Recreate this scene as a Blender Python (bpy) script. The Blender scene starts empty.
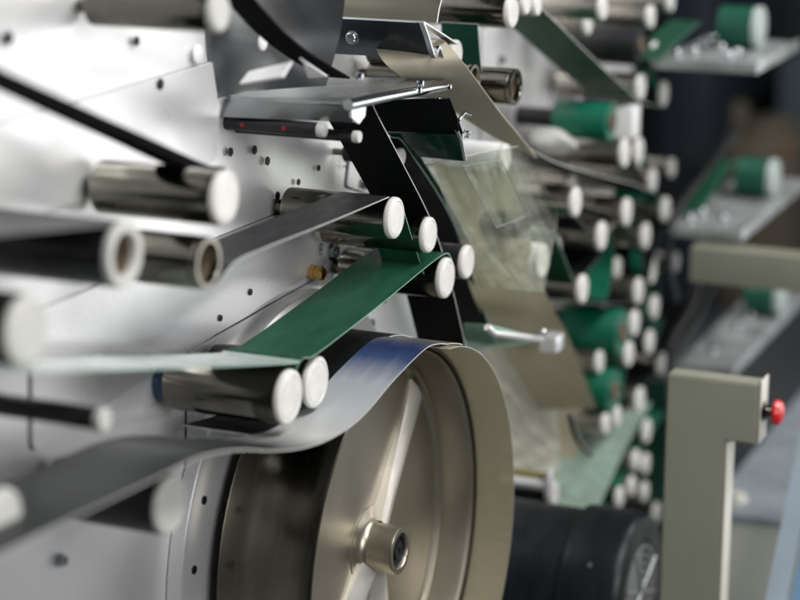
import bpy, bmesh, math, random
from mathutils import Vector, Matrix
random.seed(7)
C = bpy.context.scene
col = C.collection
R = math.radians

# ------------------------------------------------------------------ camera
TH, PITCH, F = R(23.6), R(15.0), 2000.0
right = Vector((math.sin(TH), -math.cos(TH), 0))
hf = Vector((math.cos(TH), math.sin(TH), 0))
fwd = hf*math.cos(PITCH) + Vector((0, 0, -math.sin(PITCH)))
up = hf*math.sin(PITCH) + Vector((0, 0, math.cos(PITCH)))
def ray(x, y): return fwd + right*((x-400)/F) + up*((300-y)/F)
CAM = -ray(395, 218)*2.27
def P(x, y, Y=0.0):
    """point of the vertical plane at depth Y (0 = roller ends, 0.15 = machine panel) seen at a photo coordinate"""
    r = ray(x, y)
    return CAM + r*((Y-CAM.y)/r.y)
def mpp(p): return (p-CAM).dot(fwd)/F       # metres per photo pixel at a point
PY = 0.15

cam = bpy.data.cameras.new('camera'); co = bpy.data.objects.new('camera', cam); col.objects.link(co)
m = Matrix((right, up, -fwd)).transposed().to_4x4(); m.translation = CAM; co.matrix_world = m
cam.sensor_width = 36; cam.lens = 90; cam.clip_start = 0.05; cam.clip_end = 100
cam.dof.use_dof = True; cam.dof.focus_distance = 2.30; cam.dof.aperture_fstop = 2.1; cam.dof.aperture_blades = 9
C.camera = co

# ------------------------------------------------------------------ materials
def newmat(name):
    mt = bpy.data.materials.new(name); mt.use_nodes = True
    return mt, mt.node_tree.nodes, mt.node_tree.links, mt.node_tree.nodes['Principled BSDF']
def mat(name, base, rough=.4, metal=0., var=.12, scale=8., stretch=(1, 1, 1), bump=0., rvar=.1, spec=.5, coat=0., trans=0., alpha=1., ior=1.45, emit=None):
    mt, N, L, b = newmat(name)
    tc = N.new('ShaderNodeTexCoord'); mp = N.new('ShaderNodeMapping'); mp.inputs['Scale'].default_value = stretch
    L.new(tc.outputs['Object'], mp.inputs['Vector'])
    nz = N.new('ShaderNodeTexNoise'); nz.inputs['Scale'].default_value = scale; nz.inputs['Detail'].default_value = 6
    L.new(mp.outputs['Vector'], nz.inputs['Vector'])
    mr = N.new('ShaderNodeMapRange'); mr.inputs['From Min'].default_value = .3; mr.inputs['From Max'].default_value = .7
    mr.inputs['To Min'].default_value = 1-var; mr.inputs['To Max'].default_value = 1+var
    L.new(nz.outputs['Fac'], mr.inputs['Value'])
    mx = N.new('ShaderNodeMix'); mx.data_type = 'RGBA'; mx.blend_type = 'MULTIPLY'; mx.inputs[0].default_value = 1
    mx.inputs[6].default_value = (*base, 1); L.new(mr.outputs['Result'], mx.inputs[7])
    L.new(mx.outputs[2], b.inputs['Base Color'])
    m2 = N.new('ShaderNodeMapRange'); m2.inputs['From Min'].default_value = .3; m2.inputs['From Max'].default_value = .7
    m2.inputs['To Min'].default_value = max(.02, rough-rvar); m2.inputs['To Max'].default_value = min(1, rough+rvar)
    nz2 = N.new('ShaderNodeTexNoise'); nz2.inputs['Scale'].default_value = scale*2.3; nz2.inputs['Detail'].default_value = 5
    L.new(mp.outputs['Vector'], nz2.inputs['Vector'])
    L.new(nz2.outputs['Fac'], m2.inputs['Value']); L.new(m2.outputs['Result'], b.inputs['Roughness'])
    b.inputs['Metallic'].default_value = metal; b.inputs['Specular IOR Level'].default_value = spec
    b.inputs['Coat Weight'].default_value = coat; b.inputs['Coat Roughness'].default_value = .12
    b.inputs['Transmission Weight'].default_value = trans; b.inputs['IOR'].default_value = ior
    b.inputs['Alpha'].default_value = alpha
    if bump:
        bp = N.new('ShaderNodeBump'); bp.inputs['Strength'].default_value = bump; bp.inputs['Distance'].default_value = .002
        L.new(nz.outputs['Fac'], bp.inputs['Height']); L.new(bp.outputs['Normal'], b.inputs['Normal'])
    if emit:
        b.inputs['Emission Color'].default_value = (*emit, 1); b.inputs['Emission Strength'].default_value = .12
    return mt
M = {}
M['panel'] = mat('brushed_aluminium_panel', (.85, .855, .865), .33, .50, .05, 4, (1, 1, 1), .0, .08)
M['plate'] = mat('brushed_aluminium_plate', (.84, .845, .855), .28, .55, .03, 3, (1, 1, 1), 0, .05)
M['steel'] = mat('turned_steel', (.185, .178, .152), .15, 1., .06, 20, (1, 8, 1), .03, .06)
M['polish'] = mat('polished_sheet', (.50, .52, .54), .16, 1., .06, 5, (1, 1, 1), .05, .06)
M['olive'] = mat('smoked_steel_hood', (.17, .165, .13), .22, 1., .1, 5, (1, 1, 1), .0, .06)
M['smoke'] = mat('satin_grey_plate', (.42, .43, .44), .26, 1., .12, 3, (1, 1, 1), .0, .06)
M['shelf'] = mat('satin_steel_shelf', (.42, .44, .44), .30, .9, .08, 4, (1, 1, 1), .0, .08)
M['hood'] = mat('blue_grey_sheet', (.045, .053, .065), .28, .8, .1, 5, (1, 1, 1), .05, .08)
M['cap'] = mat('white_plastic', (.70, .69, .66), .36, 0, .10, 45, (1, 1, 1), .02, .06)
M['black'] = mat('black_rubber', (.014, .015, .017), .38, 0, .25, 12, (1, 1, 1), .04, .1)
M['blackm'] = mat('black_metal', (.02, .02, .023), .28, .3, .2, 15)
M['bweb'] = mat('black_web', (.007, .008, .009), .48, 0, .3, 18, (1, 1, 1), .03, .08, .10)
M['matte'] = mat('matte_black_web', (.006, .006, .007), .85, 0, .3, 18, spec=.05)
M['greycap'] = mat('dim_lit_white_plastic', (.56, .56, .53), .42, 0, .04, 30)
M['beam'] = mat('grey_beige_paint', (.25, .255, .20), .45, 0, .05, 9)
M['gweb'] = mat('grey_web', (.022, .023, .025), .38, 0, .25, 10, (1, 6, 1), .03, .08, .25)
M['green'] = mat('green_web', (.012, .068, .038), .42, 0, .18, 14, (1, 4, 1), .03, .08, .3)
M['dgreen'] = mat('dark_green_web', (.008, .05, .034), .30, 0, .2, 14, (1, 1, 1), .03, .08)
M['vgreen'] = mat('bright_green_web', (.004, .125, .072), .38, 0, .15, 14, (1, 1, 1), .03, .08)
M['edge'] = mat('web_cut_edge', (.55, .57, .54), .5, 0, .1, 40)
M['gedge'] = mat('green_web_edge', (.25, .4, .33), .5, 0, .1, 40)
M['dedge'] = mat('dark_web_edge', (.16, .17, .17), .5, 0, .1, 40)
M['tan'] = mat('cream_paper', (.50, .46, .36), .5, 0, .06, 12, (1, 1, 1), .03, .08)
M['beige'] = mat('beige_paint', (.29, .295, .235), .45, 0, .05, 9, (1, 1, 1), .05, .08)
M['cream'] = mat('cream_paint', (.70, .69, .62), .45, 0, .05, 9)
M['drum'] = mat('dark_drum_steel', (.15, .14, .11), .24, 1., .15, 5, (1, 9, 1), .05, .06)
M['drumface'] = mat('drum_face_metal', (.36, .33, .27), .36, .9, .12, 4, (1, 1, 1), .05, .08)
M['spoke'] = mat('cast_spoke', (.74, .71, .66), .40, .6, .08, 12, (1, 1, 1), .05)
M['motor'] = mat('motor_paint', (.009, .012, .016), .40, .15, .3, 10, (1, 5, 1), .06, .1)
M['brass'] = mat('brass', (.70, .45, .14), .22, 1., .1, 20)
M['red'] = mat('red_plastic', (.65, .015, .02), .3, 0, .08, 20, coat=.3)
M['led'] = mat('red_indicator', (.25, .01, .02), .3, 0, .05, 20, emit=(.5, .005, .03))
M['blue'] = mat('blue_plastic', (.015, .06, .13), .4, 0, .1, 20)
M['lblue'] = mat('pale_blue_rail', (.24, .29, .34), .35, 0, .1, 8)
M['mblue'] = mat('steel_blue_paint', (.10, .19, .29), .4, 0, .1, 8)
M['white'] = mat('white_sheet_and_glare', (.86, .86, .87), .35, 0, .04, 10)
M['tray'] = mat('tray_metal', (.36, .38, .38), .33, .4, .45, 14, (1, 1, 1), .08, .1)
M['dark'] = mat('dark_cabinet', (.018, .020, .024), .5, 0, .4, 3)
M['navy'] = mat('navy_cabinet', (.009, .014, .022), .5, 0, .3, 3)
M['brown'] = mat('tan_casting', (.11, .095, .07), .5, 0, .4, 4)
M['floor'] = mat('painted_concrete', (.055, .06, .066), .35, 0, .3, 2.5, (1, 1, 1), .05, .12)
M['bore'] = mat('cardboard_core', (.17, .13, .09), .6, 0, .15, 30)
M['groove'] = mat('groove_shadow_gap', (.05, .05, .055), .6, .3)
M['paleg'] = mat('pale_green_plastic_and_sheen', (.40, .46, .44), .3)
M['rgreen'] = mat('dull_green_roll', (.006, .075, .045), .45)
M['steel2'] = mat('ground_steel', (.46, .43, .38), .30, 1., .06, 20, (1, 8, 1), .0, .06)
M['slate'] = mat('slate_blue_paint', (.07, .09, .11), .45, 0, .3, 4)
M['yellow'] = mat('yellow_plastic', (.22, .18, .06), .4)
M['glow'] = mat('orange_lens', (.20, .075, .015), .5)

def film(name, base, fac, rough=.2, bump=.4, scale=22, var=.4):
    """thin translucent sheet: part straight through, part glossy and milky"""
    mt, N, L, b = newmat(name)
    tc = N.new('ShaderNodeTexCoord')
    nz = N.new('ShaderNodeTexNoise'); nz.inputs['Scale'].default_value = scale; nz.inputs['Detail'].default_value = 3; nz.inputs['Distortion'].default_value = 1.6
    mp = N.new('ShaderNodeMapping'); mp.vector_type = 'TEXTURE'; mp.inputs['Rotation'].default_value = (.25, R(42), .15); mp.inputs['Scale'].default_value = (5., .9, .5)
    L.new(tc.outputs['Object'], mp.inputs['Vector']); L.new(mp.outputs['Vector'], nz.inputs['Vector'])
    bp = N.new('ShaderNodeBump'); bp.inputs['Strength'].default_value = bump; bp.inputs['Distance'].default_value = .012
    L.new(nz.outputs['Fac'], bp.inputs['Height'])
    b.inputs['Base Color'].default_value = (*base, 1); b.inputs['Roughness'].default_value = rough
    L.new(bp.outputs['Normal'], b.inputs['Normal'])
    tl = N.new('ShaderNodeBsdfTranslucent'); tl.inputs['Color'].default_value = (*base, 1)
    m1 = N.new('ShaderNodeMixShader'); m1.inputs[0].default_value = .35
    L.new(b.outputs[0], m1.inputs[1]); L.new(tl.outputs[0], m1.inputs[2])
    tr = N.new('ShaderNodeBsdfTransparent'); tr.inputs['Color'].default_value = (.93, .95, .92, 1)
    mr = N.new('ShaderNodeMapRange'); mr.inputs['From Min'].default_value = .36; mr.inputs['From Max'].default_value = .74
    mr.inputs['To Min'].default_value = max(0, fac-var*.5); mr.inputs['To Max'].default_value = min(1, fac+var*.5)
    L.new(nz.outputs['Fac'], mr.inputs['Value'])
    m2 = N.new('ShaderNodeMixShader'); L.new(mr.outputs[0], m2.inputs[0])
    L.new(tr.outputs[0], m2.inputs[1]); L.new(m1.outputs[0], m2.inputs[2])
    L.new(m2.outputs[0], N['Material Output'].inputs['Surface'])
    return mt
M['film'] = film('crinkled_clear_film', (.60, .62, .54), .20, .05, .5, 9, .50)
M['film2'] = film('milky_film', (.66, .65, .56), .72, .3, .5, 14, .3)
M['tanfilm'] = film('tan_translucent_web', (.46, .42, .30), .80, .4, .12, 9, .15)
M['greenfilm'] = film('pale_green_film', (.40, .52, .44), .70, .25, .3, 12, .3)
M['clear'] = film('clear_green_acrylic', (.20, .34, .28), .45, .08, .05, 6, .1)

# glossy web: dark grey, with blue reflection and silver lamp glare painted along its length (UV.x = metres along, UV.y = across)
def sheen():
    mt, N, L, b = newmat('sheen_web')
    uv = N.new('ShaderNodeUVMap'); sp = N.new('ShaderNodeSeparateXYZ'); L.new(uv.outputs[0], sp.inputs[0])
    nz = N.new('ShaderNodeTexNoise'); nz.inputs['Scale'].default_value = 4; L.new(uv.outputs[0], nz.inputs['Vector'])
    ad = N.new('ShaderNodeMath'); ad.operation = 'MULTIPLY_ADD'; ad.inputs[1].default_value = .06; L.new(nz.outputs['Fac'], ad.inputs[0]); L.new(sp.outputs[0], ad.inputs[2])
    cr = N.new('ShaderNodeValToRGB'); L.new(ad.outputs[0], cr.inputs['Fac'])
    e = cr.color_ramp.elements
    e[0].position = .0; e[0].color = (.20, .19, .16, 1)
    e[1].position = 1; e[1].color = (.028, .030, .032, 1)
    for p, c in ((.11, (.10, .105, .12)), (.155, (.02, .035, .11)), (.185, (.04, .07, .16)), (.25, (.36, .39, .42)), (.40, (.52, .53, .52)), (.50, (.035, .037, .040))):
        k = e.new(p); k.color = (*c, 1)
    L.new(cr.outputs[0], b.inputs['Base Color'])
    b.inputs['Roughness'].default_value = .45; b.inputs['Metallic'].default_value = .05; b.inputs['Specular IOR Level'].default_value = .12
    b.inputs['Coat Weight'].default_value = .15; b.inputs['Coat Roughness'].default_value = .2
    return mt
M['print'] = sheen()  # dark grey web with blue reflection and lamp glare painted in

# ------------------------------------------------------------------ builders
def link(name, bm, mats, parent=None, smooth=40):
    me = bpy.data.meshes.new(name)
    bmesh.ops.recalc_face_normals(bm, faces=bm.faces) if smooth is not None else None
    bm.to_mesh(me); bm.free()
    for x in (mats if isinstance(mats, (list, tuple)) else [mats]): me.materials.append(x)
    if smooth:
        me.polygons.foreach_set('use_smooth', [True]*len(me.polygons))
        me.set_sharp_from_angle(angle=R(smooth))
    o = bpy.data.objects.new(name, me); col.objects.link(o)
    if parent: o.parent = parent
    return o
def tag(o, label, cat, group=None, kind=None):
    if label: o['label'] = label
    if cat: o['category'] = cat
    if group: o['group'] = group
    if kind: o['kind'] = kind
    return o
def thing(name, label, cat, loc=(0, 0, 0), group=None):
    o = bpy.data.objects.new(name, None); col.objects.link(o); o.location = loc; o.empty_display_size = .02
    return tag(o, label, cat, group)
def lathe(bm, prof, n=48, c=(0, 0, 0), axis='y'):
    """prof: list of (radius, t) where t runs towards -Y (the operator's side)"""
    c = Vector(c); rings = []
    for r, t in prof:
        if r < 1e-6:
            v = {'y': Vector((0, -t, 0)), 'z': Vector((0, 0, t)), 'x': Vector((-t, 0, 0))}[axis]
            rings.append([bm.verts.new(c+v)])
        else:
            rg = []
            for i in range(n):
                a = 2*math.pi*i/n; s, k = math.sin(a)*r, math.cos(a)*r
                v = {'y': Vector((s, -t, k)), 'z': Vector((s, k, t)), 'x': Vector((-t, s, k))}[axis]
                rg.append(bm.verts.new(c+v))
            rings.append(rg)
    for A, B in zip(rings, rings[1:]):
        for i in range(n):
            j = (i+1) % n
            if len(A) == 1 and len(B) == 1: break
            if len(A) == 1: bm.faces.new((A[0], B[i], B[j]))
            elif len(B) == 1: bm.faces.new((A[i], A[j], B[0]))
            else: bm.faces.new((A[i], A[j], B[j], B[i]))
    return bm
def box(bm, lo, hi, bev=0.):
    lo, hi = Vector(lo), Vector(hi); b2 = bmesh.new()
    bmesh.ops.create_cube(b2, size=1)
    for v in b2.verts: v.co = Vector([(lo[i]+hi[i])/2 + v.co[i]*(hi[i]-lo[i]) for i in range(3)])
    if bev: bmesh.ops.bevel(b2, geom=list(b2.edges), offset=bev, segments=2, affect='EDGES', profile=.6)
    t = bpy.data.meshes.new('tmp'); b2.to_mesh(t); b2.free(); bm.from_mesh(t); bpy.data.meshes.remove(t)
    return bm
def prism(bm, pts, y0, y1, bev=0.):
    """XZ outline pushed from depth y0 to y1"""
    b2 = bmesh.new(); pts = [Vector((p[0], 0, p[1])) for p in pts]
    A = [b2.verts.new(p+Vector((0, y0, 0))) for p in pts]; B = [b2.verts.new(p+Vector((0, y1, 0))) for p in pts]
    n = len(pts); b2.faces.new(A); b2.faces.new(B[::-1])
    for i in range(n): b2.faces.new((A[i], B[i], B[(i+1) % n], A[(i+1) % n]))
    bmesh.ops.recalc_face_normals(b2, faces=b2.faces)
    if bev: bmesh.ops.bevel(b2, geom=list(b2.edges), offset=bev, segments=2, affect='EDGES')
    t = bpy.data.meshes.new('tmp'); b2.to_mesh(t); b2.free(); bm.from_mesh(t); bpy.data.meshes.remove(t)
    return bm
def cr(pts, n=8):
    """Catmull-Rom through Vectors"""
    if len(pts) < 3: return [pts[0].lerp(pts[1], i/n) for i in range(n+1)]
    out = []; q = [2*pts[0]-pts[1]] + list(pts) + [2*pts[-1]-pts[-2]]
    for i in range(1, len(q)-2):
        a, b, c, d = q[i-1:i+3]
        for k in range(n):
            t = k/n
            out.append(.5*((2*b)+(c-a)*t+(2*a-5*b+4*c-d)*t*t+(3*b-a-3*c+d)*t**3))
    out.append(pts[-1]); return out
def ruled(bm, A, B, th=.0012, across=6, wob=0., dome=0.):
    """sheet between two edge curves; material 0 on the faces, 1 on the cut edges; UV = metres along / across"""
    n = len(A); uvl = bm.loops.layers.uv.verify(); L = [0]
    for i in range(1, n): L.append(L[-1]+(A[i]-A[i-1]).length)
    G = []
    for i in range(n):
        row = []
        t = (A[min(i+1, n-1)]-A[max(i-1, 0)]); w = B[i]-A[i]; nn = t.cross(w)
        nn = nn.normalized() if nn.length > 1e-9 else Vector((0, 0, 1))
        for j in range(across+1):
            k = j/across; p = A[i].lerp(B[i], k); p.y += dome*k*(1-k)
            if wob: p = p+nn*wob*(math.sin(i*1.7+j*2.3)+math.sin(i*.9-j*1.1)+random.uniform(-.6, .6))*(.4 if j in (0, across) else 1)
            row.append((bm.verts.new(p+nn*th/2), bm.verts.new(p-nn*th/2), (L[i], k)))
        G.append(row)
    def f(vs, uvs, mi):
        try: fc = bm.faces.new(vs)
        except ValueError: return
        fc.material_index = mi
        for l, u in zip(fc.loops, uvs): l[uvl].uv = u
    for i in range(n-1):
        for j in range(across):
            a, b, c, d = G[i][j], G[i+1][j], G[i+1][j+1], G[i][j+1]; q = [a[2], b[2], c[2], d[2]]
            f([a[0], b[0], c[0], d[0]], q, 0); f([d[1], c[1], b[1], a[1]], q[::-1], 0)
        for j in (0, across):
            a, b = G[i][j], G[i+1][j]; f([a[0], a[1], b[1], b[0]], [a[2], a[2], b[2], b[2]], 1)
    for i in (0, n-1):
        for j in range(across):
            a, d = G[i][j], G[i][j+1]; f([a[0], d[0], d[1], a[1]], [a[2], d[2], d[2], a[2]], 1)
    return bm
DRUM = (P(401, 551, 0), (P(424, 343, 0)-P(401, 551, 0)).length)
def clear_drum(A, m):
    c, r = DRUM; out = []
    for p in A:
        d = Vector((p.x-c.x, 0, p.z-c.z))
        if d.length < r+m: d = d.normalized()*(r+m); p = Vector((c.x+d.x, p.y, c.z+d.z))
        out.append(p)
    return out
def web(name, label, px, w, m0, m1='edge', Y=0., th=.0012, n=8, group='webs running between the rollers', cat='web'):
    """belt with its front edge through photo coordinates px in plane Y, w metres wide towards the panel"""
    A = clear_drum(cr([P(x, y, Y) for x, y in px], n), .006); B = [p+Vector((0, w, 0)) for p in A]
    bm = ruled(bmesh.new(), A, B, th)
    return tag(link(name, bm, [M[m0], M[m1]], smooth=50), label, cat, group)
def sheet(name, label, a, b, m0, m1='edge', th=.0012, n=8, wob=0., group=None, cat='sheet', across=6, parent=None, smooth=50, bow=0.):
    """ruled sheet between two edges given as (x, y, Y)"""
    A = cr([P(*p) for p in a], n); B = cr([P(*p) for p in b], n)
    bm = ruled(bmesh.new(), A, B, th, across, wob, bow)
    o = link(name, bm, [M[m0], M[m1]], parent, smooth)
    return tag(o, label, cat, group) if parent is None else o
def tube(bm, pts, r, n=12):
    pts = [Vector(p) for p in pts]; rings = []
    for i, p in enumerate(pts):
        t = (pts[min(i+1, len(pts)-1)]-pts[max(i-1, 0)]).normalized()
        s = t.cross(Vector((0, 0, 1)) if abs(t.z) < .9 else Vector((1, 0, 0))).normalized(); q = s.cross(t)
        rings.append([bm.verts.new(p+s*math.cos(2*math.pi*k/n)*r+q*math.sin(2*math.pi*k/n)*r) for k in range(n)])
    for A, B in zip(rings, rings[1:]):
        for k in range(n): bm.faces.new((A[k], A[(k+1) % n], B[(k+1) % n], B[k]))
    bm.faces.new(rings[0][::-1]); bm.faces.new(rings[-1]); return bm
def screw(name, p, r, mt, parent, h=.006, hexa=True, axis='y'):
    bm = bmesh.new()
    lathe(bm, [(0, 0), (r*1.35, 0), (r*1.35, .0015), (r*1.0, .0016), (r, h*.85), (r*.85, h), (r*.5, h), (r*.45, h*.6), (0, h*.6)], 6 if hexa else 24, p, axis)
    return link(name, bm, mt, parent, 30)

# ------------------------------------------------------------------ rollers
def roller(px, py, d, label, Y=0., style='steel', length=None, group='rollers along the machine panel', r=None, capm='cap', name='guide_roller', collar=None):
    """free-turning roller standing on the panel; (px, py) = centre of its outer end, d = its height in the photo"""
    c = P(px, py, Y); r = r or d/2*mpp(c); L = (PY-Y) if length is None else length
    root = thing(name, label, 'roller', (c.x, Y+L, c.z), group)
    n = 56 if d > 35 else 36
    bm = lathe(bmesh.new(), [(0, 0), (r*.38, 0), (r*.38, .0165), (0, .0165)], 20); link('shaft', bm, M['steel'], root)
    body = {'steel': 'steel' if Y > -.5 and not group.startswith('far') else 'steel2', 'black': 'black', 'green': 'vgreen', 'white': 'white', 'tube': 'steel', 'ring': 'blackm', 'dark': 'blackm'}[style]
    if style in ('tube', 'ring'):
        ri = r*(.74 if style == 'tube' else .66)
        lathe(b1 := bmesh.new(), [(0, .016), (r*.985, .016), (r, .018), (r, L-.006), (ri*1.03, L-.006), (ri*1.03, L-.034), (0, L-.034)], n); link('barrel', b1, M[body], root)
        lathe(b2 := bmesh.new(), [(ri, L-.0055), (r*.97, L-.0055), (r*1.0, L-.004), (r*.99, L+.0005), (r*.96, L+.002), (ri*1.05, L+.002), (ri, L+.0008), (ri*.985, L-.0055)], n)
        link('end_ring', b2, M[capm] if style == 'ring' else M['steel'], root)
        lathe(b3 := bmesh.new(), [(ri*1.02, L-.0058), (ri*.99, L-.0058), (ri*.97, L-.030), (ri*.4, L-.030), (ri*.38, L-.018), (0, L-.018), (0, L-.033), (ri*1.02, L-.033), (ri*1.02, L-.0058)], n); link('bore', b3, M['bore'], root)
    else:
        lathe(b1 := bmesh.new(), [(0, .016), (r*.975, .016), (r, .0185), (r, L-.0065), (r*.985, L-.005), (0, L-.005)], n); link('barrel', b1, M[body], root)
        lathe(b2 := bmesh.new(), [(0, L-.0045), (r*.96, L-.0045), (r*.985, L-.003), (r*.985, L-.001), (r*.96, L+.0012), (r*.90, L+.0022), (r*.80, L+.0024), (r*.775, L+.0016), (r*.75, L+.0024), (0, L+.0026)], n)
        link('end_cap', b2, M[capm], root)
    if collar:
        lathe(b4 := bmesh.new(), [(r*.4, .0005), (r*.75, .0005), (r*.78, .002), (r*.78, .014), (r*.72, .0155), (r*.4, .0155)], n); link('collar', b4, M[collar], root)
    return root

W = 'white-capped '
near = [
 # px, py, d, Y, style, label
 (225, 198, 56, 0, 'steel', 'out-of-focus steel roller with white cap under the dark diagonal strip, upper left'),
 (124, 255, 68, 0, 'ring', 'largest open-ended roller with thick pale ring and brown core'),
 (207, 263, 54, 0, 'tube', 'shiny steel tube roller with open brown core beside the thick pale ring roller'),
 (26, 331, 74, 0, 'dark', 'blurred fat roller with a wide white end near the left edge below the ring roller'),
 (289, 397, 57, 0, 'steel', 'steel roller with blue collar over the glossy web, left of a white-capped pair'),
 (316, 382, 54, .012, 'dark', 'roller with white cap under the end of the green web, right of a capped pair'),
 (170, 505, 62, .01, 'black', 'blurred black roller with white cap standing alone under the grey web'),
 (2, 520, 66, 0, 'dark', 'white cap cut off by the left border at the end of the grey web'),
 (395, 218, 43, 0, 'steel', 'sharp steel roller with white cap carrying the narrow dark grey web'),
 (446, 278, 42, 0, 'steel', 'sharp polished roller with white cap carrying the wide green web'),
 (429, 235, 37, .0, 'steel', 'small white-capped roller in front of the black web between the two sharp rollers'),
 (467, 262, 35, .0, 'dark', 'white-capped roller seen just right of the black web, by the clear film'),
 (401, 157, 18, .06, 'black', 'tiny pale cap peeping between the two black webs'),
 (512, 12, 33, -.01, 'steel', 'steel roller with white cap at the top edge above the green strip'),
 (219, 12, 42, 0, 'steel', 'blurred steel roller with pale cap at the top edge on the left'),
 (456, 54, 29, .02, 'steel', 'white cap tucked behind the bright bracket beside the cream web'),
 (473, 81, 34, .0, 'tube', 'open steel tube half hidden by the edge of the cream web'),
 (515, 87, 37, -.02, 'tube', 'steel tube roller with open end on its own, right of the cream web'),
 (505, 158, 30, .02, 'white', 'white roller with white cap behind the tip of the cream web'),
 (525, 226, 27, .0, 'tube', 'small tube with open brown end seen through the clear film'),
 (542, 261, 36, .0, 'white', 'white-capped roller at the right edge of the clear film'),
]
for px, py, d, Y, st, lab in near:
    roller(px, py, d, lab, Y, st, collar='blue' if px == 289 else None, capm='greycap' if px in (26, 124, 2, 219, 170, 456) else 'cap')  # greyer plastic paints the weaker light on the left caps

far = [
 (526, 3, 24, 'steel', 'small white cap at the top edge beside the upper end of the green strip'),
 (537, 5, 22, 'steel', 'second small white cap at the top edge, touching the green strip'),
 (603, 8, 25, 'steel', 'white-capped steel roller at the top edge over the black roll'),
 (651, 17, 24, 'steel', 'white-capped steel roller near the top edge left of the upper tray'),
 (671, 2, 20, 'steel', 'pale cap cut by the top edge left of the upper tray'),
 (655, 54, 25, 'dark', 'white cap beside the corner of the upper tray'),
 (641, 87, 27, 'steel', 'white cap at the lower end of the wide green strip'),
 (664, 94, 26, 'dark', 'white cap on the short green web right of the green strip'),
 (625, 153, 30, 'steel', 'white-capped steel roller right below the bright green roll'),
 (639, 151, 28, 'dark', 'white cap overlapped by its left twin below the white block'),
 (653, 180, 25, 'steel', 'white cap standing alone left of the middle tray'),
 (576, 202, 31, 'steel', 'white-capped roller right of the clear film, above the grey web line'),
 (627, 212, 29, 'steel', 'white-capped steel roller, middle one of three in the row below the grey web line'),
 (666, 210, 27, 'steel', 'white-capped roller nearest the middle tray, right one of three in a row'),
 (602, 236, 30, 'steel', 'white-capped steel roller in the row above the black roll, left of two'),
 (646, 236, 27, 'steel', 'white-capped roller in the row above the black roll, right of two'),
 (652, 271, 26, 'dark', 'white-capped roller right beside the black roll near the grey beam'),
 (583, 289, 30, 'steel', 'white-capped steel roller at the foot of the narrow green web'),
 (639, 291, 27, 'steel', 'white-capped steel roller above the big green roll'),
 (655, 307, 25, 'dark', 'white-capped roller left of the grey beam underside, above the green rolls'),
 (635, 323, 27, 'steel', 'white cap at the upper right of the big green roll'),
 (650, 342, 25, 'dark', 'white cap right of the big green roll, level with its middle'),
 (629, 354, 26, 'steel', 'white cap at the lower right of the big green roll'),
 (662, 364, 24, 'dark', 'white cap against the top left corner of the beige post'),
 (640, 400, 27, 'steel', 'white cap on the dark web left of the beige post'),
 (617, 416, 22, 'steel', 'white cap right of the lower green roll, right of a close pair'),
 (606, 424, 22, 'steel', 'white cap right of the lower green roll, left of a close pair'),
 (647, 431, 25, 'dark', 'white cap on the pale green film edge left of the beige post'),
 (636, 460, 22, 'steel', 'left cap of the upper pair above the motor cowl'),
 (646, 464, 22, 'dark', 'right cap of the upper pair above the motor cowl'),
 (632, 486, 21, 'steel', 'left cap of the lower pair above the motor cowl'),
 (645, 492, 21, 'steel', 'right cap of the lower pair above the motor cowl'),
 (620, 497, 22, 'dark', 'white cap just above the top of the motor cowl'),
 (657, 513, 22, 'dark', 'lowest white cap between the motor cowl and the beige post'),
]
for px, py, d, st, lab in far: roller(px, py, d, lab, 0., st, group='far rollers along the machine panel')

more = [
 (588, 24, 22, .05, 'steel', 'small steel roller set back behind the top white-capped rollers'),
 (572, 184, 22, .05, 'steel', 'small steel roller set back just under the grey web line'),
 (557, 246, 22, .05, 'steel', 'small steel roller set back beside the narrow green web top'),
 (618, 268, 22, .04, 'steel', 'small steel roller set back below the black roll'),
 (604, 312, 22, .05, 'steel', 'small steel roller set back above the top of the big green roll'),
 (600, 362, 24, .02, 'steel', 'steel roller between the big green roll and the lower one'),
 (597, 432, 20, .05, 'steel', 'small steel roller set back under the lower green roll'),
 (672, 168, 20, .02, 'steel', 'small roller against the left end of the middle tray'),
 (676, 262, 20, .02, 'steel', 'small roller under the left end of the grey beam'),
 (681, 330, 18, .02, 'steel', 'small roller by the left edge of the lower tray'),
]
for px, py, d, Y, st, lab in more: roller(px, py, d, lab, Y, st, group='far rollers along the machine panel')
def arm(a, b, Y, label, w=.006):
    p, q = P(*a, Y), P(*b, Y); d = (q-p); n_ = Vector((-d.z, 0, d.x)).normalized()*w
    o = thing('tension_arm', label, 'arm', p, 'tension arms between the far rollers'); L = d.length; u = d.normalized()
    pts = [n_*.8, d+n_*.7, d+u*w*.8, d-n_*.7, -n_*.8, -u*w*.8]
    link('lever', prism(bmesh.new(), [(v.x, v.z) for v in pts], 0, .006, .001), M['steel2'], o, 30)
    link('pivot', lathe(bmesh.new(), [(0, .001), (w*.7, .001), (w*.7, .006), (0, .007)], 20), M['polish'], o)
for a, b, Y, lab in (((655, 54), (642, 87), .012, 'steel arm joining two caps right of the black roll near the top'), ((626, 153), (653, 180), .012, 'steel arm slanting under the bright green roll'),
                     ((602, 236), (627, 212), .012, 'steel arm joining two rollers above the black roll'), ((639, 291), (655, 307), .012, 'steel arm over the big green roll'),
                     ((629, 354), (662, 364), .012, 'steel arm left of the beige post top'), ((606, 424), (640, 400), .012, 'steel arm below the lower green roll')):
    arm(a, b, Y, lab)
for pts, lab in (([(735, 132), (706, 172), (676, 214), (668, 258), (676, 300)], 'black cable hanging by the middle tray end'), ([(705, 250), (694, 300), (672, 340), (668, 372)], 'black cable curving down left of the lower tray')):
    A = cr([P(x, y, -.02) for x, y in pts], 8)
    tag(link('cable', tube(bmesh.new(), A, .006, 10), M['black']), lab, 'cable', 'cables by the trays')

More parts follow.
